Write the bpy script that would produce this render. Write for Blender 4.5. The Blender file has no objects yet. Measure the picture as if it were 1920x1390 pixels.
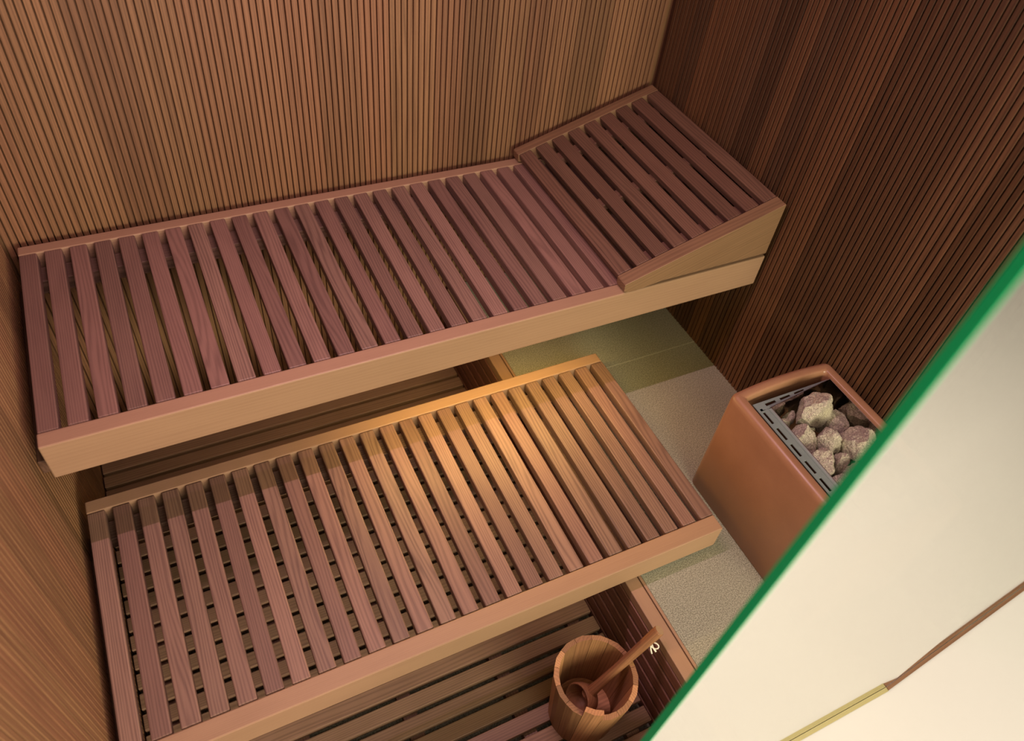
import bpy, bmesh, math, random
from mathutils import Vector, Matrix, noise as mnoise

C = bpy.context.scene.collection
scn = bpy.context.scene
rnd = random.Random(11)

# ------------------------------------------------------------------ camera
cam_d = bpy.data.cameras.new('camera')
cam = bpy.data.objects.new('camera', cam_d)
C.objects.link(cam)
cam_d.sensor_fit = 'HORIZONTAL'
cam_d.sensor_width = 36.0
cam_d.lens = 1453.125 / 1920 * 36.0
cam_d.clip_start = 0.02
RM = Matrix(((0.8968, 0.2592, -0.3586), (-0.4314, 0.6924, -0.5784), (0.0984, 0.6734, 0.7327)))
cam.matrix_world = Matrix.Translation((0.3762, -1.9286, 1.8760)) @ RM.to_4x4()
cam_d.dof.use_dof = True
cam_d.dof.focus_distance = 2.05
cam_d.dof.aperture_fstop = 2.8
scn.camera = cam

# ------------------------------------------------------------------ world, lights, exposure
scn.view_settings.view_transform = 'Standard'
scn.view_settings.look = 'None'
scn.view_settings.exposure = 0.0
scn.view_settings.gamma = 1.0
scn.view_settings.use_curve_mapping = False
w = bpy.data.worlds.new('world')
scn.world = w
w.use_nodes = True
w.node_tree.nodes['Background'].inputs[0].default_value = (1.0, 0.85, 0.62, 1)
w.node_tree.nodes['Background'].inputs[1].default_value = 0.03


def light(name, kind, loc, target, energy, color, **kw):
    d = bpy.data.lights.new(name, kind)
    d.energy = energy
    d.color = color
    for k, v in kw.items():
        setattr(d, k, v)
    o = bpy.data.objects.new(name, d)
    C.objects.link(o)
    o.location = loc
    o.rotation_euler = (Vector(target) - Vector(loc)).to_track_quat('-Z', 'Y').to_euler()
    return o


# pink-white light strip along the cabin ceiling: throws the crisp bench shadows
light('ceiling_strip_light', 'AREA', (0.80, -0.785, 1.80), (0.80, -0.785, 0), 16.5, (1.0, 0.62, 0.76),
      shape='RECTANGLE', size=0.9, size_y=0.014)
# warm lamp under the front edge of the upper bench
light('under_bench_lamp', 'AREA', (1.12, -0.625, 0.390), (1.12, -0.80, 0.1), 4.2, (1.0, 0.69, 0.20),
      shape='RECTANGLE', size=0.66, size_y=0.03)
# warm lighting of the room outside the cabin
light('outer_room_ceiling_light', 'AREA', (1.50, -2.75, 2.42), (1.50, -2.75, 0), 36, (1.0, 0.92, 0.74),
      shape='RECTANGLE', size=2.6, size_y=1.4)
light('outer_room_fill_light', 'AREA', (1.35, -3.85, 1.15), (0.95, -0.7, 0.35), 132, (1.0, 0.90, 0.70),
      shape='RECTANGLE', size=1.6, size_y=1.2)  # low fill added outside to brighten the bench fronts, from no known fixture

# ------------------------------------------------------------------ materials
def new_mat(name):
    m = bpy.data.materials.new(name)
    m.use_nodes = True
    nt = m.node_tree
    nt.nodes.clear()
    out = nt.nodes.new('ShaderNodeOutputMaterial')
    return m, nt, out


def nd(nt, kind, **kw):
    n = nt.nodes.new(kind)
    for k, v in kw.items():
        setattr(n, k, v)
    return n


def mth(nt, op, a, b=None, c=None, clamp=False):
    n = nd(nt, 'ShaderNodeMath', operation=op, use_clamp=clamp)
    for i, v in enumerate((a, b, c)):
        if v is None:
            continue
        if isinstance(v, (int, float)):
            n.inputs[i].default_value = v
        else:
            nt.links.new(v, n.inputs[i])
    return n.outputs[0]


def mixc(nt, fac, a, b, blend='MIX'):
    n = nd(nt, 'ShaderNodeMix', data_type='RGBA', blend_type=blend)
    for idx, v in ((0, fac), (6, a), (7, b)):
        if isinstance(v, (int, float)):
            n.inputs[idx].default_value = v
        elif isinstance(v, tuple):
            n.inputs[idx].default_value = (*v[:3], 1)
        else:
            nt.links.new(v, n.inputs[idx])
    return n.outputs[2]


def noise_of(nt, vec, scale=1.0, detail=2.0, rough=0.5):
    n = nd(nt, 'ShaderNodeTexNoise')
    n.inputs['Scale'].default_value = scale
    n.inputs['Detail'].default_value = detail
    n.inputs['Roughness'].default_value = rough
    nt.links.new(vec, n.inputs['Vector'])
    return n.outputs[0]


def vmul(nt, vec, xyz):
    n = nd(nt, 'ShaderNodeVectorMath', operation='MULTIPLY')
    nt.links.new(vec, n.inputs[0])
    n.inputs[1].default_value = xyz
    return n.outputs[0]


def wood(name, light_c, dark_c, red_c, var=0.45, rough=0.5, rings=1100.0, ring_c=0.55, spec=0.3, swirl=30.0):
    """Sawn timber; the grain runs along gpos.x, every board carries its own offset and tint."""
    m, nt, out = new_mat(name)
    b = nd(nt, 'ShaderNodeBsdfPrincipled')
    g = nd(nt, 'ShaderNodeAttribute', attribute_name='gpos').outputs['Vector']
    t = nd(nt, 'ShaderNodeAttribute', attribute_name='tint').outputs['Color']
    ts = nd(nt, 'ShaderNodeSeparateColor')
    nt.links.new(t, ts.inputs[0])
    gs = nd(nt, 'ShaderNodeSeparateXYZ')
    nt.links.new(g, gs.inputs[0])
    n1 = noise_of(nt, vmul(nt, g, (1.6, 15, 15)), 1, 1.0, 0.4)
    amp = mth(nt, 'MULTIPLY', ts.outputs[2], swirl)
    freq = mth(nt, 'MULTIPLY_ADD', ts.outputs[2], -0.75 * rings, 1.15 * rings)
    r = mth(nt, 'ADD', mth(nt, 'MULTIPLY', gs.outputs[1], freq), mth(nt, 'MULTIPLY', n1, amp))
    r = mth(nt, 'ADD', r, mth(nt, 'MULTIPLY', gs.outputs[2], rings * 0.35))
    n2 = noise_of(nt, vmul(nt, g, (2.5, 70, 70)), 1, 2.0, 0.5)
    r = mth(nt, 'ADD', r, mth(nt, 'MULTIPLY', n2, 9.0))
    s = mth(nt, 'MULTIPLY_ADD', mth(nt, 'SINE', r), 0.5, 0.5)
    s = mth(nt, 'POWER', s, 1.6)
    fib = noise_of(nt, vmul(nt, g, (9, 520, 520)), 1, 2.0, 0.6)
    fibs = mth(nt, 'SUBTRACT', fib, 0.5)
    blot = noise_of(nt, vmul(nt, g, (5, 22, 22)), 1, 2.0, 0.5)
    fac = mth(nt, 'MULTIPLY_ADD', s, ring_c, mth(nt, 'MULTIPLY', fibs, 0.9))
    fac = mth(nt, 'ADD', fac, mth(nt, 'MULTIPLY_ADD', blot, 0.7, -0.30), clamp=True)
    col = mixc(nt, fac, light_c, dark_c)
    col = mixc(nt, mth(nt, 'MULTIPLY', ts.outputs[1], 0.75), col, mixc(nt, fac, red_c, tuple(c * 0.6 for c in red_c)))
    val = mth(nt, 'MULTIPLY_ADD', ts.outputs[0], var, 1.0 - var * 0.5)
    sc = nd(nt, 'ShaderNodeVectorMath', operation='SCALE')
    nt.links.new(col, sc.inputs[0])
    nt.links.new(val, sc.inputs[3])
    nt.links.new(sc.outputs[0], b.inputs['Base Color'])
    b.inputs['Roughness'].default_value = rough
    b.inputs['Specular IOR Level'].default_value = spec
    bp = nd(nt, 'ShaderNodeBump')
    bp.inputs['Strength'].default_value = 0.12
    bp.inputs['Distance'].default_value = 0.001
    nt.links.new(fib, bp.inputs['Height'])
    nt.links.new(bp.outputs[0], b.inputs['Normal'])
    nt.links.new(b.outputs[0], out.inputs[0])
    return m


def plain(name, col, rough=0.5, metal=0.0, var=0.0, scale=30, spec=0.5, coat=0.0):
    m, nt, out = new_mat(name)
    b = nd(nt, 'ShaderNodeBsdfPrincipled')
    if var:
        geo = nd(nt, 'ShaderNodeTexCoord')
        n = noise_of(nt, geo.outputs['Object'], scale, 4, 0.6)
        c = mixc(nt, n, tuple(x * (1 - var) for x in col), tuple(min(1, x * (1 + var)) for x in col))
        nt.links.new(c, b.inputs['Base Color'])
    else:
        b.inputs['Base Color'].default_value = (*col, 1)
    b.inputs['Roughness'].default_value = rough
    b.inputs['Metallic'].default_value = metal
    b.inputs['Specular IOR Level'].default_value = spec
    b.inputs['Coat Weight'].default_value = coat
    b.inputs['Coat Roughness'].default_value = 0.12
    nt.links.new(b.outputs[0], out.inputs[0])
    return m


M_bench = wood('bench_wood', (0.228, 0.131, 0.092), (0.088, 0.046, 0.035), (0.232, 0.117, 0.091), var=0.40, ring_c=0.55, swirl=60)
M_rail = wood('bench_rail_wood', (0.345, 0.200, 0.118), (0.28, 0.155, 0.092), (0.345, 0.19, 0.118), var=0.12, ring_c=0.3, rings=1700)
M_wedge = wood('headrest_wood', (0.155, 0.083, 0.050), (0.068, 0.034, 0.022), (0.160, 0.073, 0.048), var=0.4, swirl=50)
M_wedge_side = wood('headrest_side_wood', (0.235, 0.130, 0.066), (0.155, 0.082, 0.042), (0.235, 0.12, 0.066), var=0.1)
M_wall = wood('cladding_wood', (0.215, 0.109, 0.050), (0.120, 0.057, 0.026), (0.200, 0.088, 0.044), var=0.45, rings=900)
M_wall_r = wood('shaded_cladding_wood', (0.092, 0.043, 0.0205), (0.042, 0.0185, 0.0092), (0.108, 0.044, 0.0165), var=0.65, rings=900)  # darker copy of the cladding: this wall's weaker light put into the colour
M_deck = wood('deck_wood', (0.30, 0.18, 0.105), (0.17, 0.095, 0.055), (0.27, 0.145, 0.095), var=0.35)
M_riser = wood('riser_wood', (0.20, 0.085, 0.052), (0.11, 0.045, 0.03), (0.21, 0.075, 0.05), var=0.3)
M_bucket = wood('bucket_wood', (0.44, 0.225, 0.098), (0.27, 0.122, 0.052), (0.39, 0.165, 0.08), var=0.75, swirl=14)
M_ladle = wood('ladle_wood', (0.33, 0.155, 0.070), (0.21, 0.09, 0.042), (0.32, 0.13, 0.06), var=0.1)
M_trimw = wood('outer_trim_wood', (0.135, 0.062, 0.03), (0.09, 0.04, 0.02), (0.13, 0.06, 0.03), var=0.1)
M_endgrain = plain('pale_end_grain', (0.36, 0.22, 0.12), 0.7, 0, 0.2, 300)
M_cord = plain('cotton_cord', (0.85, 0.76, 0.64), 0.9)
M_plate = plain('steel_plate', (0.235, 0.265, 0.25), 0.45, 0.2, 0.12, 60)
M_mirror = plain('polished_steel', (0.60, 0.56, 0.50), 0.06, 1.0)
M_dark = plain('dark_void', (0.02, 0.016, 0.012), 0.9)
M_cream = plain('cream_plaster', (0.46, 0.44, 0.42), 0.7, 0, 0.03, 3)
M_cream_floor = plain('cream_floor', (0.395, 0.372, 0.365), 0.55, 0, 0.02, 4)
M_ceil = wood('ceiling_wood', (0.22, 0.11, 0.06), (0.13, 0.06, 0.03), (0.2, 0.09, 0.05), var=0.3)
M_channel = plain('brass_channel', (0.27, 0.225, 0.10), 0.45, 0.2)


def mk_stone_floor():
    m, nt, out = new_mat('stone_tile')
    b = nd(nt, 'ShaderNodeBsdfPrincipled')
    co = nd(nt, 'ShaderNodeNewGeometry').outputs['Position']
    big = noise_of(nt, co, 5, 4, 0.6)
    sm = noise_of(nt, co, 300, 2, 0.75)
    mid = noise_of(nt, co, 60, 3, 0.6)
    c = mixc(nt, mth(nt, 'MULTIPLY_ADD', big, 1.6, -0.3, clamp=True), (0.225, 0.20, 0.135), (0.345, 0.315, 0.215))
    sp = mth(nt, 'MULTIPLY_ADD', sm, 5.0, -2.0, clamp=True)
    c = mixc(nt, 0.60, c, mixc(nt, sp, (0.085, 0.08, 0.058), (0.46, 0.43, 0.335)))
    c = mixc(nt, mth(nt, 'MULTIPLY_ADD', mid, 4.0, -2.55, clamp=True), c, (0.46, 0.43, 0.33))
    nt.links.new(c, b.inputs['Base Color'])
    b.inputs['Roughness'].default_value = 0.6
    nt.links.new(b.outputs[0], out.inputs[0])
    return m


def mk_clay():
    m, nt, out = new_mat('glazed_clay')
    b = nd(nt, 'ShaderNodeBsdfPrincipled')
    co = nd(nt, 'ShaderNodeTexCoord').outputs['Object']
    n = noise_of(nt, co, 7, 4, 0.6)
    f = noise_of(nt, co, 260, 2, 0.6)
    c = mixc(nt, mth(nt, 'MULTIPLY_ADD', n, 2.0, -0.5, clamp=True), (0.285, 0.130, 0.070), (0.38, 0.185, 0.103))
    c = mixc(nt, mth(nt, 'MULTIPLY', f, 0.35), c, (0.22, 0.09, 0.05))
    nt.links.new(c, b.inputs['Base Color'])
    b.inputs['Roughness'].default_value = 0.33
    b.inputs['Specular IOR Level'].default_value = 0.45
    nt.links.new(mth(nt, 'MULTIPLY_ADD', n, 0.3, 0.22), b.inputs['Roughness'])
    nt.links.new(b.outputs[0], out.inputs[0])
    return m


def mk_rock():
    m, nt, out = new_mat('heater_rock')
    b = nd(nt, 'ShaderNodeBsdfPrincipled')
    oi = nd(nt, 'ShaderNodeObjectInfo')
    co = nd(nt, 'ShaderNodeTexCoord').outputs['Object']
    big = noise_of(nt, co, 22, 3, 0.6)
    gr = noise_of(nt, co, 330, 3, 0.7)
    c = mixc(nt, mth(nt, 'MULTIPLY_ADD', big, 3.2, -1.15, clamp=True), (0.34, 0.255, 0.22), (0.52, 0.44, 0.27))
    c = mixc(nt, mth(nt, 'MULTIPLY', oi.outputs['Random'], 0.45), c, (0.27, 0.225, 0.20))
    c = mixc(nt, 0.6, c, mixc(nt, mth(nt, 'MULTIPLY_ADD', gr, 4.5, -1.75, clamp=True), (0.09, 0.065, 0.055), (0.60, 0.50, 0.38)))
    nt.links.new(c, b.inputs['Base Color'])
    b.inputs['Roughness'].default_value = 0.85
    bp = nd(nt, 'ShaderNodeBump')
    bp.inputs['Strength'].default_value = 0.5
    bp.inputs['Distance'].default_value = 0.002
    nt.links.new(gr, bp.inputs['Height'])
    nt.links.new(bp.outputs[0], b.inputs['Normal'])
    nt.links.new(b.outputs[0], out.inputs[0])
    return m


def mk_glass():
    """Clear pane: strongly reflective at grazing view, clear when looked straight through."""
    m, nt, out = new_mat('clear_glass')
    lw = nd(nt, 'ShaderNodeLayerWeight')
    lw.inputs['Blend'].default_value = 0.5
    fac = mth(nt, 'MULTIPLY_ADD', mth(nt, 'POWER', lw.outputs['Facing'], 2.0), 1.35, 0.06, clamp=True)
    fac = mth(nt, 'MINIMUM', fac, 0.87)
    tr = nd(nt, 'ShaderNodeBsdfTransparent')
    tr.inputs[0].default_value = (0.93, 0.97, 0.93, 1)
    gl = nd(nt, 'ShaderNodeBsdfGlossy')
    gl.inputs['Color'].default_value = (1, 1, 0.98, 1)
    gl.inputs['Roughness'].default_value = 0.03
    mx = nd(nt, 'ShaderNodeMixShader')
    nt.links.new(fac, mx.inputs[0])
    nt.links.new(tr.outputs[0], mx.inputs[1])
    nt.links.new(gl.outputs[0], mx.inputs[2])
    nt.links.new(mx.outputs[0], out.inputs[0])
    return m


M_stone = mk_stone_floor()
M_clay = mk_clay()
M_rock = mk_rock()
M_glass = mk_glass()
M_edge = plain('green_glass_edge', (0.003, 0.44, 0.16), 0.25, 0, 0, spec=0.35)
M_grout = plain('pale_grout', (0.55, 0.52, 0.42), 0.8)

# ------------------------------------------------------------------ mesh helpers
_bev = {}


def rbox(size, r):
    """Vertices and faces of a box of this size with rounded edges, centred on the origin."""
    key = (tuple(round(s, 5) for s in size), round(r, 5))
    if key not in _bev:
        bm = bmesh.new()
        bmesh.ops.create_cube(bm, size=1)
        bmesh.ops.scale(bm, vec=size, verts=bm.verts)
        if r > 0:
            bmesh.ops.bevel(bm, geom=bm.edges[:], offset=min(r, min(size) * 0.45), segments=2, affect='EDGES', profile=0.5)
        bm.verts.index_update()
        _bev[key] = ([v.co.copy() for v in bm.verts], [[v.index for v in f.verts] for f in bm.faces])
        bm.free()
    return _bev[key]


class MB:
    """Collects boards and lofts that become ONE mesh object; keeps grain coordinates per vertex."""

    def __init__(self):
        self.v, self.f, self.g, self.t, self.mi = [], [], [], [], []

    def add(self, verts, faces, gpos=None, tint=None, mi=0):
        o = len(self.v)
        self.v += [tuple(p) for p in verts]
        self.f += [[i + o for i in f] for f in faces]
        self.mi += [mi] * len(faces)
        if tint is None:
            tint = (rnd.random(), rnd.random(), rnd.random())
        if gpos is None:
            gpos = verts
        off = (rnd.uniform(-40, 40), rnd.uniform(-4, 4), rnd.uniform(-4, 4))
        self.g += [(p[0] + off[0], p[1] + off[1], p[2] + off[2]) for p in gpos]
        self.t += [(*tint, 1.0)] * len(verts)

    def board(self, c, size, grain=0, r=0.002, rot=None, tint=None, mi=0):
        vs, fs = rbox(size, r)
        order = {0: (0, 1, 2), 1: (1, 0, 2), 2: (2, 0, 1)}[grain]
        gp = [(v[order[0]], v[order[1]], v[order[2]]) for v in vs]
        cc = Vector(c)
        pts = [(rot @ v if rot else v) + cc for v in vs]
        self.add(pts, fs, gp, tint, mi)

    def span(self, a, b, grain=0, r=0.002, tint=None, mi=0):
        c = [(a[i] + b[i]) / 2 for i in range(3)]
        s = [abs(b[i] - a[i]) for i in range(3)]
        self.board(c, s, grain, r, None, tint, mi)

    def build(self, name, mats, parent=None, smooth=False, origin=None):
        me = bpy.data.meshes.new(name)
        org = Vector(origin) if origin else Vector((0, 0, 0))
        me.from_pydata([Vector(p) - org for p in self.v], [], self.f)
        a = me.attributes.new('gpos', 'FLOAT_VECTOR', 'POINT')
        a.data.foreach_set('vector', [x for p in self.g for x in p])
        a = me.attributes.new('tint', 'FLOAT_COLOR', 'POINT')
        a.data.foreach_set('color', [x for p in self.t for x in p])
        for m in (mats if isinstance(mats, (list, tuple)) else [mats]):
            me.materials.append(m)
        me.polygons.foreach_set('material_index', self.mi)
        if smooth:
            me.polygons.foreach_set('use_smooth', [True] * len(me.polygons))
        me.update()
        o = bpy.data.objects.new(name, me)
        C.objects.link(o)
        if parent:
            o.parent = parent
            o.location = org - parent.location
        else:
            o.location = org
        return o


def tag(o, label=None, cat=None, group=None, kind=None):
    for k, v in (('label', label), ('category', cat), ('group', group), ('kind', kind)):
        if v:
            o[k] = v
    return o


def thing(name, label, cat, loc, group=None):
    o = bpy.data.objects.new(name, None)
    o.empty_display_size = 0.05
    C.objects.link(o)
    o.location = loc
    return tag(o, label, cat, group)


def tube(mb, pts, radii, n=12, tint=None, cap=True):
    """A round bar through pts with the radius given at each."""
    vs, fs, gp = [], [], []
    P = [Vector(p) for p in pts]
    if not isinstance(radii, (list, tuple)):
        radii = [radii] * len(P)
    up = Vector((0.13, 0.31, 0.94))
    dist = 0
    for i, p in enumerate(P):
        d = (P[min(i + 1, len(P) - 1)] - P[max(i - 1, 0)]).normalized()
        a = d.cross(up).normalized()
        b = d.cross(a)
        if i:
            dist += (P[i] - P[i - 1]).length
        for k in range(n):
            an = 2 * math.pi * k / n
            o = a * math.cos(an) * radii[i] + b * math.sin(an) * radii[i]
            vs.append(p + o)
            gp.append((dist, math.cos(an) * radii[i], math.sin(an) * radii[i]))
    for i in range(len(P) - 1):
        for k in range(n):
            k2 = (k + 1) % n
            fs.append([i * n + k, i * n + k2, (i + 1) * n + k2, (i + 1) * n + k])
    if cap:
        fs.append(list(range(n))[::-1])
        fs.append([(len(P) - 1) * n + k for k in range(n)])
    mb.add(vs, fs, gp, tint)


def rrect(x0, x1, y0, y1, r, n=6):
    pts = []
    for q_, (cx, cy, a0) in enumerate(((x1 - r, y1 - r, 0), (x0 + r, y1 - r, 90), (x0 + r, y0 + r, 180), (x1 - r, y0 + r, 270))):
        for k in range(n + 1):
            a = math.radians(a0 + 90 * k / n)
            pts.append((cx + r * math.cos(a), cy + r * math.sin(a)))
        if q_ == 0:
            for k in range(1, 8):
                pts.append((x1 - r + (x0 - x1 + 2 * r) * k / 8, y1))
    return pts


# ------------------------------------------------------------------ the setting
XR = 1.9630          # inner face of the wall beside the heater
YF = -1.758          # plane of the glass front
ZP = -0.30           # top of the sunken deck
XPIT = 1.297
ZC = 1.83

PITCH, RIBW, DEP = 0.01667, 0.0135, 0.011


def ribbed(name, length, zlo, zhi, axis, origin, sign, mat):
    """Ribbed timber cladding: vertical ribs along `axis`, faces at `origin`, grooves cut away from the room."""
    mb = MB()
    n = int(length / PITCH)
    board_t = None
    left = 0
    for i in range(n + 1):
        if left <= 0:
            left = rnd.choice((4, 5, 6, 7))
            board_t = (rnd.random(), rnd.random(), rnd.uniform(0.1, 0.9))
        left -= 1
        t = (min(1, max(0, board_t[0] + rnd.uniform(-0.16, 0.16))), min(1, max(0, board_t[1] + rnd.uniform(-.12, .12))), board_t[2])
        s0 = i * PITCH
        s1 = min(s0 + RIBW, length)
        if s1 - s0 < 0.004:
            break
        prof = [(s0, -DEP), (s0, -0.0014), (s0 + 0.0005, -0.0004), (s0 + 0.0016, 0.0), (s1 - 0.0016, 0.0), (s1 - 0.0005, -0.0004), (s1, -0.0014), (s1, -DEP)]
        vs, gp = [], []
        for z in (zlo, zhi):
            for s, d in prof:
                if axis == 'x':
                    vs.append((origin[0] + s, origin[1] + sign * d, z))
                else:
                    vs.append((origin[0] + sign * d, origin[1] - s, z))
                gp.append((z, s - s0, d))
        k = len(prof)
        fs = [[j, j + 1, k + j + 1, k + j] for j in range(k - 1)] + [list(range(k))[::-1], list(range(k, 2 * k))]
        mb.add(vs, fs, gp, t)
    # backing board behind the ribs
    if axis == 'x':
        mb.span((origin[0] - 0.05, origin[1] - sign * DEP, zlo), (origin[0] + length + 0.05, origin[1] - sign * (DEP + 0.02), zhi), 2, 0, (0.25, 0.5, 0.5))
    else:
        mb.span((origin[0] - sign * DEP, origin[1] + 0.03, zlo), (origin[0] - sign * (DEP + 0.02), origin[1] - length, zhi), 2, 0, (0.25, 0.5, 0.5))
    return tag(mb.build(name, mat), kind='structure')


wb = ribbed('wall_back', XR - 0.012, ZP - 0.06, ZC, 'x', (0.004, 0.016, 0), -1, M_wall)
tag(wb, 'ribbed brown wood wall behind the upper bench', 'wall')
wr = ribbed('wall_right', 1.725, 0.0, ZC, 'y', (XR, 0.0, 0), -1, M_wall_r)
tag(wr, 'red-brown ribbed wood wall behind the heater, coloured darker for its dim light', 'wall')
wl = ribbed('wall_left', 1.74, ZP - 0.06, ZC, 'y', (0.0, 0.0, 0), 1, M_wall)
tag(wl, 'ribbed brown wood wall at the short end of both benches', 'wall')


def struct(name, mb, mat, label, cat, **kw):
    return tag(mb.build(name, mat, **kw), label, cat, None, 'structure')


mb = MB()
GY = -0.5494
mb.span((XPIT, GY + 0.0012, -0.03), (XR + 0.009, 0.009, 0.0), 0, 0.0006)
mb.span((XPIT, -1.05, -0.03), (XR + 0.009, GY - 0.0012, 0.0), 0, 0.0006)
mb.span((XPIT, YF + 0.002, -0.03), (XR + 0.009, -1.0524, 0.0), 0, 0.0006)
mb.span((XPIT + 0.001, YF + 0.003, -0.30), (XR + 0.02, 0.01, -0.0012), 0, 0.0, mi=1)
struct('floor', mb, [M_stone, M_grout], 'speckled grey stone floor tiles under the heater', 'floor')
mb = MB()
mb.span((-0.02, YF, ZP - 0.08), (XPIT + 0.03, 0.01, ZP - 0.055), 0, 0)
struct('floor_pit', mb, M_stone, 'stone floor under the slatted deck of the foot well', 'floor')

# edge board and stepped riser along the foot well
mb = MB()
mb.span((XPIT - 0.009, YF + 0.004, -0.034), (XPIT - 0.001, -0.004, 0.0012), 1, 0.001, (0.6, 0.5, 0.3))
mb.span((XPIT - 0.050, YF + 0.004, -0.032), (XPIT - 0.0115, -0.004, 0.0), 1, 0.002, (0.9, 0.3, 0.3))
struct('trim_1', mb, M_rail, 'smooth wooden edge board between the stone floor and the foot well', 'trim')
mb = MB()
z = -0.036
i = 0
while z > ZP - 0.03:
    mb.span((XPIT - 0.052 - 0.000 * i, YF + 0.004, z - 0.042), (XPIT - 0.022, -0.004, z), 1, 0.003)
    z -= 0.055
    i += 1
mb.span((XPIT - 0.030, YF + 0.004, ZP - 0.05), (XPIT - 0.004, -0.004, -0.03), 1, 0, (0.1, 0.4, 0.3))
struct('wall_pit', mb, M_riser, 'grooved dark wooden riser at the side of the foot well', 'wall')
mb = MB()
mb.span((-0.02, YF - 0.03, ZP - 0.06), (XPIT, YF - 0.001, -0.001), 0, 0)
struct('wall_pit_front', mb, M_riser, 'wooden riser of the foot well below the entrance', 'wall')
mb = MB()
for k in range(14):
    mb.span((-0.02, YF + 0.126 * k, ZC), (XR + 0.02, YF + 0.126 * k + 0.124, ZC + 0.02), 0, 0)
struct('ceiling', mb, M_ceil, 'wooden boarded ceiling of the sauna cabin', 'ceiling')

# the room outside
mb = MB()
mb.span((-1.6, -4.0, -0.05), (4.2, YF - 0.001, 0.0), 0, 0)
xe = 4.2
mb.add([(1.712, YF - .001, -.05), (xe, YF - .001, -.05), (xe, -1.54, -.05), (1.712, YF + .003, -.05), (1.712, YF - .001, .0003), (xe, YF - .001, .0003), (xe, -1.54, .0003), (1.712, YF + .003, .0003)],
       [[0, 1, 5, 4], [1, 2, 6, 5], [2, 3, 7, 6], [3, 0, 4, 7], [4, 5, 6, 7], [3, 2, 1, 0]])
struct('floor_outside', mb, M_cream_floor, 'bright cream floor outside the glass', 'floor')
mb = MB()
mb.span((-1.6, -4.06, 0), (4.2, -4.0, 2.5), 0, 0)
struct('wall_outside_rear', mb, M_cream, 'cream wall of the room outside', 'wall')
mb = MB()
mb.span((-1.66, -4.0, 0), (-1.6, YF, 2.5), 0, 0)
struct('wall_outside_left', mb, M_cream, 'cream side wall of the room outside', 'wall')
mb = MB()
mb.span((4.2, -4.0, 0), (4.26, YF + 0.3, 2.5), 0, 0)
struct('wall_outside_right', mb, M_cream, 'cream end wall of the room outside', 'wall')
mb = MB()
mb.span((-1.66, -4.06, 2.5), (4.26, YF + 0.05, 2.54), 0, 0)
struct('ceiling_outside', mb, M_cream, 'cream ceiling of the room outside', 'ceiling')
mb = MB()
mb.span((-1.6, YF, ZC), (4.2, YF + 0.05, 2.5), 0, 0)
mb.span((-1.6, YF, 0), (0.07, YF + 0.04, ZC), 0, 0)  # unseen wall piece, run past the cabin side to shade the bench gap
struct('wall_front', mb, M_cream, 'cream front wall above and beside the entrance', 'wall')
SL = 0.0858                      # the glass front bends back by about five degrees beyond XK
XK = 1.712


def front_y(x):
    return YF + max(0.0, x - XK) * SL


def slab(mb, xa, xb, da, db, z0, z1, tint=None):
    """A straight bar along the bent part of the front, from da to db behind its face."""
    q = [(xa, front_y(xa) + da), (xb, front_y(xb) + da), (xb, front_y(xb) + db), (xa, front_y(xa) + db)]
    vs = [(*p, z0) for p in q] + [(*p, z1) for p in q]
    gp = [(p[0], p[1] - front_y(p[0]), p[2]) for p in vs]
    mb.add(vs, [[0, 1, 5, 4], [1, 2, 6, 5], [2, 3, 7, 6], [3, 0, 4, 7], [4, 5, 6, 7], [3, 2, 1, 0]], gp, tint)


mb = MB()
slab(mb, 1.985, 3.2, 0.012, 0.06, 0.0, ZC)
struct('wall_front_pier', mb, M_cream, 'cream wall panel behind the end of the glass', 'wall')
mb = MB()
slab(mb, XK, 3.2, -0.0095, -0.0012, 0.0, 0.006)
struct('trim_2', mb, M_trimw, 'brown wooden strip along the floor at the end of the glass', 'trim')

# ------------------------------------------------------------------ benches
SW = 0.0415


def bench(name, label, x0, x1, yb, yf, H, br, fr, fh, pitch, n, first, battens, cleat):
    root = thing(name, label, 'bench', ((x0 + x1) / 2, (yb + yf) / 2, H - fh))
    mb = MB()
    mb.span((x0, yf, H - fh), (x1, yf + fr, H), 0, 0.003, (0.6, 0.25, 0.35))
    tag(mb.build('front_beam', M_rail, root), 'thick pale front beam')
    mb = MB()
    mb.span((x0, yb - br, H - 0.075), (x1, yb, H), 0, 0.003, (0.35, 0.5, 0.3))
    mb.build('back_rail', M_rail, root)
    mb = MB()
    for i in range(n):
        xr = x0 + first + i * pitch
        mb.span((xr - SW, yf + fr + 0.0012, H - 0.030), (xr, yb - br - 0.0012, H - 0.0004), 1, 0.0032)
    mb.build('slatted_seat', M_bench, root)
    mb = MB()
    for (ya, y_b, za, zb) in battens:
        mb.span((x0 + 0.004, ya, za), (x1 - 0.004, y_b, zb), 0, 0.002)
    mb.build('under_batten', M_bench, root)
    for i, (a, b) in enumerate(cleat):
        mb = MB()
        mb.span(a, b, 1, 0.002)
        mb.build('support_block' if a[2] == 0.0 else 'wall_cleat', M_wedge, root)
    return root


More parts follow.
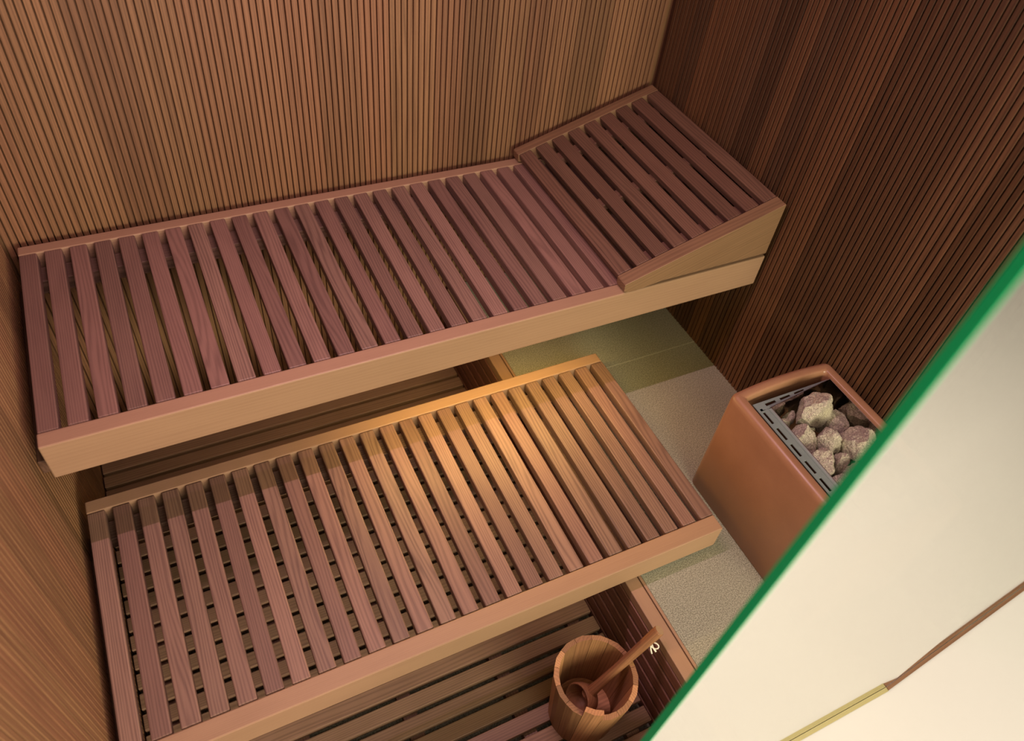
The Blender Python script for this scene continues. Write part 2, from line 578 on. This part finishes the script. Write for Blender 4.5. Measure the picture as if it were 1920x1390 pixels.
H1, H2 = 0.5042, 0.0984
bench('sauna_bench', 'upper slatted wooden sauna bench along the ribbed back wall, with the headrest on it',
      0.031, 1.951, -0.0085, -0.6973, H1, 0.0354, 0.0402, 0.107, 0.0586, 33, 0.0426,
      [(-0.120, -0.062, H1 - 0.075, H1 - 0.0345)],
      [((0.0005, -0.64, H1 - 0.15), (0.034, -0.05, H1 - 0.108)), ((1.93, -0.64, H1 - 0.15), (1.959, -0.05, H1 - 0.108))])
bench('sauna_bench', 'lower slatted wooden sauna bench over the foot well, in front of the upper one',
      0.0205, 1.5365, -0.5511, -1.2541, H2, 0.0382, 0.0468, 0.088, 0.0590, 26, 0.0426,
      [(-0.662, -0.607, H2 - 0.075, H2 - 0.0345)],
      [((0.0005, -1.20, H2 - 0.125), (0.024, -0.60, H2 - 0.089)), ((1.335, -1.20, 0.0), (1.375, -0.60, H2 - 0.061))])

# ------------------------------------------------------------------ headrest wedge
X0, Z0, X1, Z1 = 1.4555, 0.5385, 1.9430, 0.6905
YB, YFR = -0.0060, -0.6995
root = thing('bench_headrest', 'wedge-shaped slatted wooden headrest resting on the upper bench beside the dark wall', 'headrest', ((X0 + X1) / 2, (YB + YFR) / 2, H1))
ang = math.atan2(Z1 - Z0, X1 - X0)
L = math.hypot(X1 - X0, Z1 - Z0)
ROT = Matrix.Rotation(-ang, 3, 'Y')


def wedge_panel(ya, yb_, t=0.0):
    """Side board cut to the wedge outline between two y planes."""
    lo = H1 + 0.0012
    prof = [(X0, H1 + 0.008), (X0 + 0.02, lo), (X0 + 0.04, lo), (X0 + 0.12, H1 + 0.013), (X1 + 0.002, H1 + 0.014), (X1 + 0.002, Z1 - 0.002), (X1, Z1), (X0 + 0.001, Z0), (X0 - 0.002, Z0 - 0.003)]
    vs = [(x, ya, z) for x, z in prof] + [(x, yb_, z) for x, z in prof]
    k = len(prof)
    fs = [list(range(k)), list(range(k, 2 * k))[::-1]] + [[j, k + j, k + (j + 1) % k, (j + 1) % k] for j in range(k)]
    gp = [((p[0] * math.cos(ang) + p[2] * math.sin(ang)), p[2] * math.cos(ang) - p[0] * math.sin(ang), p[1]) for p in vs]
    return vs, fs, gp


for ya, yb_ in ((YFR, YFR + 0.041), (YB - 0.036, YB)):
    mb = MB()
    vs, fs, gp = wedge_panel(ya, yb_)
    mb.add(vs, fs, gp, (0.5, 0.4, 0.6))
    o = mb.build('side_board', M_wedge_side, root)
    bv = o.modifiers.new('soft', 'BEVEL')
    bv.width = 0.002
    bv.segments = 2
mb = MB()
hp = (L - SW) / 8
for i in range(9):
    s = SW / 2 + i * hp
    c = Vector((X0 + s * math.cos(ang), (YB - 0.036 + YFR + 0.041) / 2, Z0 + s * math.sin(ang))) + ROT @ Vector((0, 0, -0.0124))
    mb.board(c, (SW, YB - 0.0372 - YFR - 0.0422, 0.024), 1, 0.003, ROT)
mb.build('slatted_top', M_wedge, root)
for yy in (-0.10, -0.36, -0.62):
    mb = MB()
    s = L / 2 + 0.02
    c = Vector((X0 + s * math.cos(ang), yy, Z0 + s * math.sin(ang))) + ROT @ Vector((0, 0, -0.036))
    mb.board(c, (L - 0.12, 0.036, 0.022), 0, 0.002, ROT)
    mb.build('under_batten', M_wedge, root)

# ------------------------------------------------------------------ sunken slatted deck
root = thing('duckboard', 'slatted wooden floor deck at the bottom of the foot well, under the bucket', 'duckboard', (0.62, -0.88, ZP - 0.055))
mb = MB()
DP = 0.0572
y = -1.183 + 20 * DP
while y > -0.045:
    y -= DP
k = 0
while y - 0.0 > YF + 0.012:
    mb.span((0.004, y, ZP - 0.021), (XPIT - 0.058, y + 0.0435, ZP), 0, 0.0025)
    y -= DP
mb.build('slatted_deck', M_deck, root)
for xx in (0.08, 0.36, 0.64, 0.92, 1.18):
    mb = MB()
    mb.span((xx - 0.02, YF + 0.02, ZP - 0.055), (xx + 0.02, -0.02, ZP - 0.0215), 1, 0.002)
    mb.build('floor_batten', M_deck, root)

# ------------------------------------------------------------------ heater
HX0, HX1, HY0, HY1, HZ = 1.6050, 1.9480, -1.5480, -1.0400, 0.4010
root = thing('sauna_heater', 'glazed terracotta box heater filled with stones, against the dark ribbed wall', 'heater', ((HX0 + HX1) / 2, (HY0 + HY1) / 2, 0))


def loft(sections, x0, x1, y0, y1, rad, n=6):
    mb = MB()
    vs, fs = [], []
    m = 4 * (n + 1) + 7
    for ins, z in sections:
        r = max(rad - ins, 0.004) if ins < 0.03 else 0.010
        for px, py in rrect(x0 + ins, x1 - ins, y0 + ins, y1 - ins, r, n):
            if py > (y0 + y1) / 2:
                py += 0.011 * max(0.0, 1 - ((px - (x0 + x1) / 2) / ((x1 - x0) / 2)) ** 2)
            vs.append((px, py, z))
    for i in range(len(sections) - 1):
        for k in range(m):
            k2 = (k + 1) % m
            fs.append([i * m + k, i * m + k2, (i + 1) * m + k2, (i + 1) * m + k])
    fs.append([(len(sections) - 1) * m + k for k in range(m)])
    fs.append(list(range(m))[::-1])
    mb.add(vs, fs)
    return mb


mb = loft([(0.004, 0.0), (0.0, 0.004), (0.0, 0.380), (0.0014, 0.3895), (0.005, 0.3965), (0.0105, 0.4005), (0.014, 0.4012), (0.026, 0.4000), (0.0295, 0.3985), (0.0315, 0.395), (0.032, 0.388), (0.032, 0.300), (0.032, 0.255)],
          HX0, HX1, HY0, HY1, 0.020)
o = mb.build('clay_body', M_clay, root, smooth=True)
# dark inside of the opening
OX0, OX1, OY0, OY1 = 1.6385, 1.9145, -1.5145, -1.0735
FZ = 0.384
BX0, BX1 = 1.6915, 1.9130
YB_L, YB_R = -1.1130, -1.0915
mb = MB()


def strip(mb, q, z, t=0.002, mi=0):
    vs = [(*p, z) for p in q] + [(*p, z - t) for p in q]
    mb.add(vs, [[0, 1, 2, 3], [7, 6, 5, 4], [0, 4, 5, 1], [1, 5, 6, 2], [2, 6, 7, 3], [3, 7, 4, 0]], mi=mi)


# left flange with slots: two rails and the webs between the slots
YF_B = -1.5060
fx = (1.6515, 1.6590, 1.6668, 1.6915)
strip(mb, [(fx[0], YF_B), (fx[1], YF_B), (fx[1], -1.0855), (fx[0], -1.0855)], FZ)
strip(mb, [(fx[2], YF_B), (fx[3], YF_B), (fx[3], -1.1130), (fx[2], -1.1105)], FZ)
edges = [-1.1105]
ys = -1.1177
slots = []
while ys - 0.040 > YF_B:
    slots.append((ys, ys - 0.040))
    ys -= 0.0555
prev = -1.1055
for a, b in slots + [(YF_B, None)]:
    strip(mb, [(fx[1], a), (fx[2], a), (fx[2], prev), (fx[1], prev)], FZ)
    prev = b
# folded lip seen as a fine line beside the slots
mb.span((1.6815, YF_B, FZ), (1.6830, -1.112, FZ + 0.0012), 1, 0)
# back flange with slots, tapering towards the wall
def bk(u, w):
    """u along the back flange 0..1, w across 0 (outer) .. 1 (inner)."""
    xo = 1.6590 + (1.9130 - 1.6590) * u
    yo = -1.0855 + (-1.0875 + 1.0855) * u
    yi = -1.1130 + (YB_R + 1.1130) * u
    return (xo, yo + (yi - yo) * w)


cuts = [0.0, 0.10, 0.24, 0.30, 0.44, 0.50, 0.64, 1.0]
for j in range(7):
    u0, u1 = cuts[j], cuts[j + 1]
    if j in (1, 3, 5):
        strip(mb, [bk(u0, 0), bk(u1, 0), bk(u1, .32), bk(u0, .32)], FZ)
        strip(mb, [bk(u0, .68), bk(u1, .68), bk(u1, 1), bk(u0, 1)], FZ)
    else:
        strip(mb, [bk(u0, 0), bk(u1, 0), bk(u1, 1), bk(u0, 1)], FZ)
o = mb.build('slotted_frame', M_plate, root)
tag(o, 'grey slotted steel frame')
# basket sheets (mirror-like inside)
mb = MB()


def sheet(a, b, z0, z1, th, inward):
    d = (Vector((b[0], b[1], 0)) - Vector((a[0], a[1], 0))).normalized()
    nrm = Vector((-d.y, d.x, 0)) * th * inward
    q = [Vector((a[0], a[1], 0)), Vector((b[0], b[1], 0))]
    vs = []
    for z in (z0, z1):
        vs += [(q[0].x, q[0].y, z), (q[1].x, q[1].y, z), (q[1].x + nrm.x, q[1].y + nrm.y, z), (q[0].x + nrm.x, q[0].y + nrm.y, z)]
    mb.add(vs, [[0, 1, 5, 4], [1, 2, 6, 5], [2, 3, 7, 6], [3, 0, 4, 7], [4, 5, 6, 7], [3, 2, 1, 0]])


sheet((BX0, YF_B), (BX0, YB_L), 0.262, 0.3875, 0.0015, 1)
sheet((BX0, YB_L), (BX1, YB_R), 0.262, 0.3875, 0.0015, 1)
sheet((BX1, YB_R), (BX1, YF_B), 0.262, 0.3900, 0.0015, 1)
sheet((BX1, YF_B), (BX0, YF_B), 0.262, 0.3875, 0.0015, 1)
mb.span((BX0, YF_B, 0.258), (BX1, YB_L + 0.018, 0.262), 0, 0)
o = mb.build('stone_basket', M_mirror, root)
tag(o, 'mirror-polished steel stone basket')


def stone(loc, size, seed, label, group='heater stones'):
    """A split, angular rock: a sphere clipped by random planes and roughened."""
    rr = random.Random(seed)
    planes = []
    for _ in range(16):
        v = Vector((rr.gauss(0, 1), rr.gauss(0, 1), rr.gauss(0, 1))).normalized()
        planes.append((v, rr.uniform(0.62, 0.96)))
    bm = bmesh.new()
    bmesh.ops.create_icosphere(bm, subdivisions=5, radius=1)
    rz = Matrix.Rotation(rr.uniform(0, 6.28), 3, 'Z')
    off = Vector((rr.uniform(0, 50), rr.uniform(0, 50), rr.uniform(0, 50)))
    for v in bm.verts:
        d = v.co.normalized()
        r = 1.08
        for nrm, dd in planes:
            c = d.dot(nrm)
            if c > 0.05:
                r = min(r, dd / c)
        r *= 1.10 + 0.11 * mnoise.noise(d * 2.2 + off) + 0.065 * mnoise.noise(d * 6 + off) + 0.022 * mnoise.noise(d * 17 + off) + 0.012 * mnoise.noise(d * 40 + off)
        p = d * r
        v.co = Vector((p.x * size[0], p.y * size[1], p.z * size[2]))
    me = bpy.data.meshes.new('heater_stone')
    bm.to_mesh(me)
    bm.free()
    me.materials.append(M_rock)
    me.polygons.foreach_set('use_smooth', [True] * len(me.polygons))
    try:
        me.set_sharp_from_angle(angle=math.radians(17))
    except Exception:
        pass
    o = bpy.data.objects.new('heater_stone', me)
    C.objects.link(o)
    o.location = loc
    return tag(o, label, 'stone', group)


stone((1.8160, -1.1500, 0.365), (0.050, 0.042, 0.050), 3, 'large pale greenish stone at the top of the heap, nearest the slotted back frame')
stone((1.8710, -1.1830, 0.322), (0.034, 0.044, 0.046), 8, 'pinkish flat-faced stone tucked behind the large greenish one, by the mirror wall')
stone((1.7300, -1.1400, 0.318), (0.031, 0.024, 0.036), 14, 'small brownish stone in the corner of the two slotted frame sides')
stone((1.7720, -1.1230, 0.312), (0.016, 0.014, 0.030), 21, 'small mauve-grey stone wedged between the corner stone and the large greenish one')
stone((1.7390, -1.2060, 0.338), (0.038, 0.039, 0.046), 27, 'mauve stone with a pale split face beside the slots of the left frame')
stone((1.8060, -1.2350, 0.342), (0.035, 0.037, 0.044), 33, 'tilted stone with a tan lower face in the middle of the heap')
stone((1.8620, -1.2880, 0.350), (0.040, 0.044, 0.047), 41, 'rounded tan stone in front of the mirror wall, touching the glass edge in view')
stone((1.7380, -1.2880, 0.333), (0.036, 0.036, 0.040), 47, 'reddish-brown stone next to the slots, in front of the split mauve one')
stone((1.7960, -1.2990, 0.315), (0.023, 0.021, 0.040), 52, 'bluish-grey stone between the reddish-brown and the rounded tan stones')
stone((1.8060, -1.3480, 0.325), (0.034, 0.026, 0.042), 58, 'brown stone half cut off by the green glass edge')
stone((1.7480, -1.3610, 0.330), (0.036, 0.033, 0.042), 63, 'pinkish-grey stone by the slots, just before the green glass edge')
for k, (sx, sy, sz, a, b) in enumerate([(1.728, -1.442, 0.322, .032, .040), (1.800, -1.420, 0.326, .034, .038), (1.872, -1.392, 0.326, .036, .046), (1.862, -1.466, 0.318, .038, .028), (1.793, -1.479, .315, .029, .020)]):
    stone((sx, sy, sz), (a, b, 0.042), 70 + k, 'stone seen only faintly through the glass panel', 'stones behind the glass')

# ------------------------------------------------------------------ bucket
BC = Vector((1.066, -1.4250, ZP))
BH, RB, RT, TH = 0.250, 0.088, 0.107, 0.0125
root = thing('sauna_bucket', 'wooden stave bucket with one taller stave, standing on the slatted deck', 'bucket', BC)
NS = 14
A0 = math.radians(-126)


def stave(mb, k, z0, z1, dr=0.0, grow=0.0):
    half = math.pi / NS * 0.980
    a = A0 + 2 * math.pi * k / NS
    vs, gp = [], []
    for z in (z0, (z0 + z1) / 2, z1):
        f = z / BH
        ro = (RB + (RT - RB) * f) + dr
        ri = ro - TH
        for (r_, aa) in ((ro, a - half), (ro * 1.012, a), (ro, a + half), (ri, a + half), (ri * 1.0, a), (ri, a - half)):
            p = BC + Vector((r_ * math.cos(aa), r_ * math.sin(aa), z))
            vs.append(p)
            gp.append((z, r_ * (aa - a), r_ - ro))
    fs = [[5, 4, 3, 2, 1, 0], [12, 13, 14, 15, 16, 17]]
    for l in (0, 6):
        for j in range(6):
            j2 = (j + 1) % 6
            fs.append([l + j, l + j2, l + 6 + j2, l + 6 + j])
    mb.add(vs, fs, gp)


mb = MB()
for k in range(1, NS):
    stave(mb, k, 0.0, BH)
mb.build('bucket_wall', M_bucket, root)
mb = MB()
stave(mb, 0, 0.0, BH + 0.042)
tag(mb.build('handle_stave', M_bucket, root), 'taller stave rising above the rim')
mb = MB()
vs = []
n = 40
rb = RB - TH + 0.003
for z in (0.022, 0.034):
    for k in range(n):
        a = 2 * math.pi * k / n
        vs.append(BC + Vector((rb * math.cos(a), rb * math.sin(a), z)))
mb.add(vs, [list(range(n))[::-1], list(range(n, 2 * n))] + [[k, (k + 1) % n, n + (k + 1) % n, n + k] for k in range(n)])
mb.build('bucket_base', M_bucket, root)

# ------------------------------------------------------------------ ladle
LB = Vector((1.0560, -1.4235, -0.202))          # centre of the cup
LE = Vector((1.2300, -1.4190, 0.0640))          # end of the handle
root = thing('sauna_ladle', 'reddish wooden ladle with a white cord, leaning in the bucket', 'ladle', LB)
ax = (LE - LB).normalized()
mb = MB()
cup_ax = Vector((-0.80, 0.05, 0.42)).normalized()  # the cup opens this way
q = cup_ax.to_track_quat('Z', 'Y')
prof = [(r_ * 1.32, h_ * 1.25) for r_, h_ in [(0.004, -0.030), (0.018, -0.027), (0.028, -0.017), (0.033, 0.0), (0.034, 0.016), (0.0335, 0.018), (0.0305, 0.018), (0.0295, 0.014), (0.028, 0.0), (0.023, -0.013), (0.013, -0.022), (0.002, -0.0235)]]
n = 28
vs, fs, gp = [], [], []
for r_, h in prof:
    for k in range(n):
        a = 2 * math.pi * k / n
        p = Vector((r_ * math.cos(a), r_ * math.sin(a), h))
        vs.append(LB + q @ p)
        gp.append((p.x, p.y, p.z))
for i in range(len(prof) - 1):
    for k in range(n):
        k2 = (k + 1) % n
        fs.append([i * n + k, i * n + k2, (i + 1) * n + k2, (i + 1) * n + k])
fs.append(list(range(n))[::-1])
fs.append([(len(prof) - 1) * n + k for k in range(n)])
mb.add(vs, fs, gp)
mb.build('cup', M_ladle, root, smooth=True)
mb = MB()
s0 = LB + ax * 0.020
ln = (LE - s0).length
ts = [0, .08, .2, .4, .6, .8, .93, .985, 1.0]
rs = [.0170, .0150, .0128, .0120, .0124, .0135, .0142, .0140, .0128]
tube(mb, [s0 + ax * ln * t for t in ts], rs, 20, cap=False)
cap0 = len(mb.v)
mb.f.append([cap0 - 20 + k for k in range(20)])
mb.mi.append(1)
mb.build('handle', [M_ladle, M_endgrain], root, smooth=False)
mb = MB()
pc = s0 + ax * ln * 0.845
side = ax.cross(Vector((0, 1, 0))).normalized()
fwd = ax.cross(side)
# cord wound through the handle: a loop and two tails on the underside
dn = Vector((0.55, -0.80, -0.25)).normalized()
loop = []
for k in range(15):
    a = math.pi * 2 * k / 14
    loop.append(pc + dn * (0.0205 - 0.0105 * math.cos(a)) + ax * 0.0085 * math.sin(a))
tube(mb, loop, 0.0019, 8)
tube(mb, [pc + dn * 0.012, pc + dn * 0.022 - ax * 0.008, pc + dn * 0.033 - ax * 0.010 + Vector((0, 0, -.004))], [.0018, .002, .0024], 8)
tube(mb, [pc + dn * 0.012 - ax * .004, pc + dn * 0.020 - ax * 0.015, pc + dn * 0.030 - ax * 0.022 + Vector((0, 0, -.004))], [.0018, .002, .0022], 8)
tag(mb.build('cord_loop', M_cord, root, smooth=True), 'white cotton cord')

# ------------------------------------------------------------------ glass front
def ex(z):
    return 0.7727 + (z - 0.8352) * 0.05593


GT = 0.010
root = thing('glass_panel', 'clear glass front panel with a green edge, mirroring the cream floor outside', 'glass panel', (1.35, YF, 0))
mb = MB()
zt = 1.825
mb.add([(ex(0.004), YF, 0.004), (XK, YF, 0.004), (XK, YF, zt), (ex(zt), YF, zt)], [[0, 1, 2, 3]])
pane = mb.build('pane', M_glass, root)
sol = pane.modifiers.new('thick', 'SOLIDIFY')
sol.thickness = 0.0008
sol.offset = 0
mb = MB()
mb.add([(XK, YF, 0.004), (3.2, front_y(3.2), 0.004), (3.2, front_y(3.2), zt), (XK, YF, zt)], [[0, 1, 2, 3]])
pane = mb.build('side_pane', M_glass, root)
sol = pane.modifiers.new('thick', 'SOLIDIFY')
sol.thickness = 0.0008
sol.offset = 0
mb = MB()
e = 0.002
mb.add([(ex(.004) - e, YF - .0008, 0.004), (ex(.004), YF - .0008, 0.004), (ex(.004), YF + GT, 0.004), (ex(.004) - e, YF + GT, 0.004),
        (ex(zt) - e, YF - .0008, zt), (ex(zt), YF - .0008, zt), (ex(zt), YF + GT, zt), (ex(zt) - e, YF + GT, zt)],
       [[0, 1, 5, 4], [1, 2, 6, 5], [2, 3, 7, 6], [3, 0, 4, 7], [4, 5, 6, 7], [3, 2, 1, 0]])
tag(mb.build('pane_edge', M_edge, root), 'polished green edge of the glass')
mb = MB()
mb.span((ex(0), YF - 0.0105, 0.0), (XK, YF - 0.001, 0.004), 0, 0)
tag(mb.build('floor_channel', M_channel, root), 'thin olive-coloured floor channel')
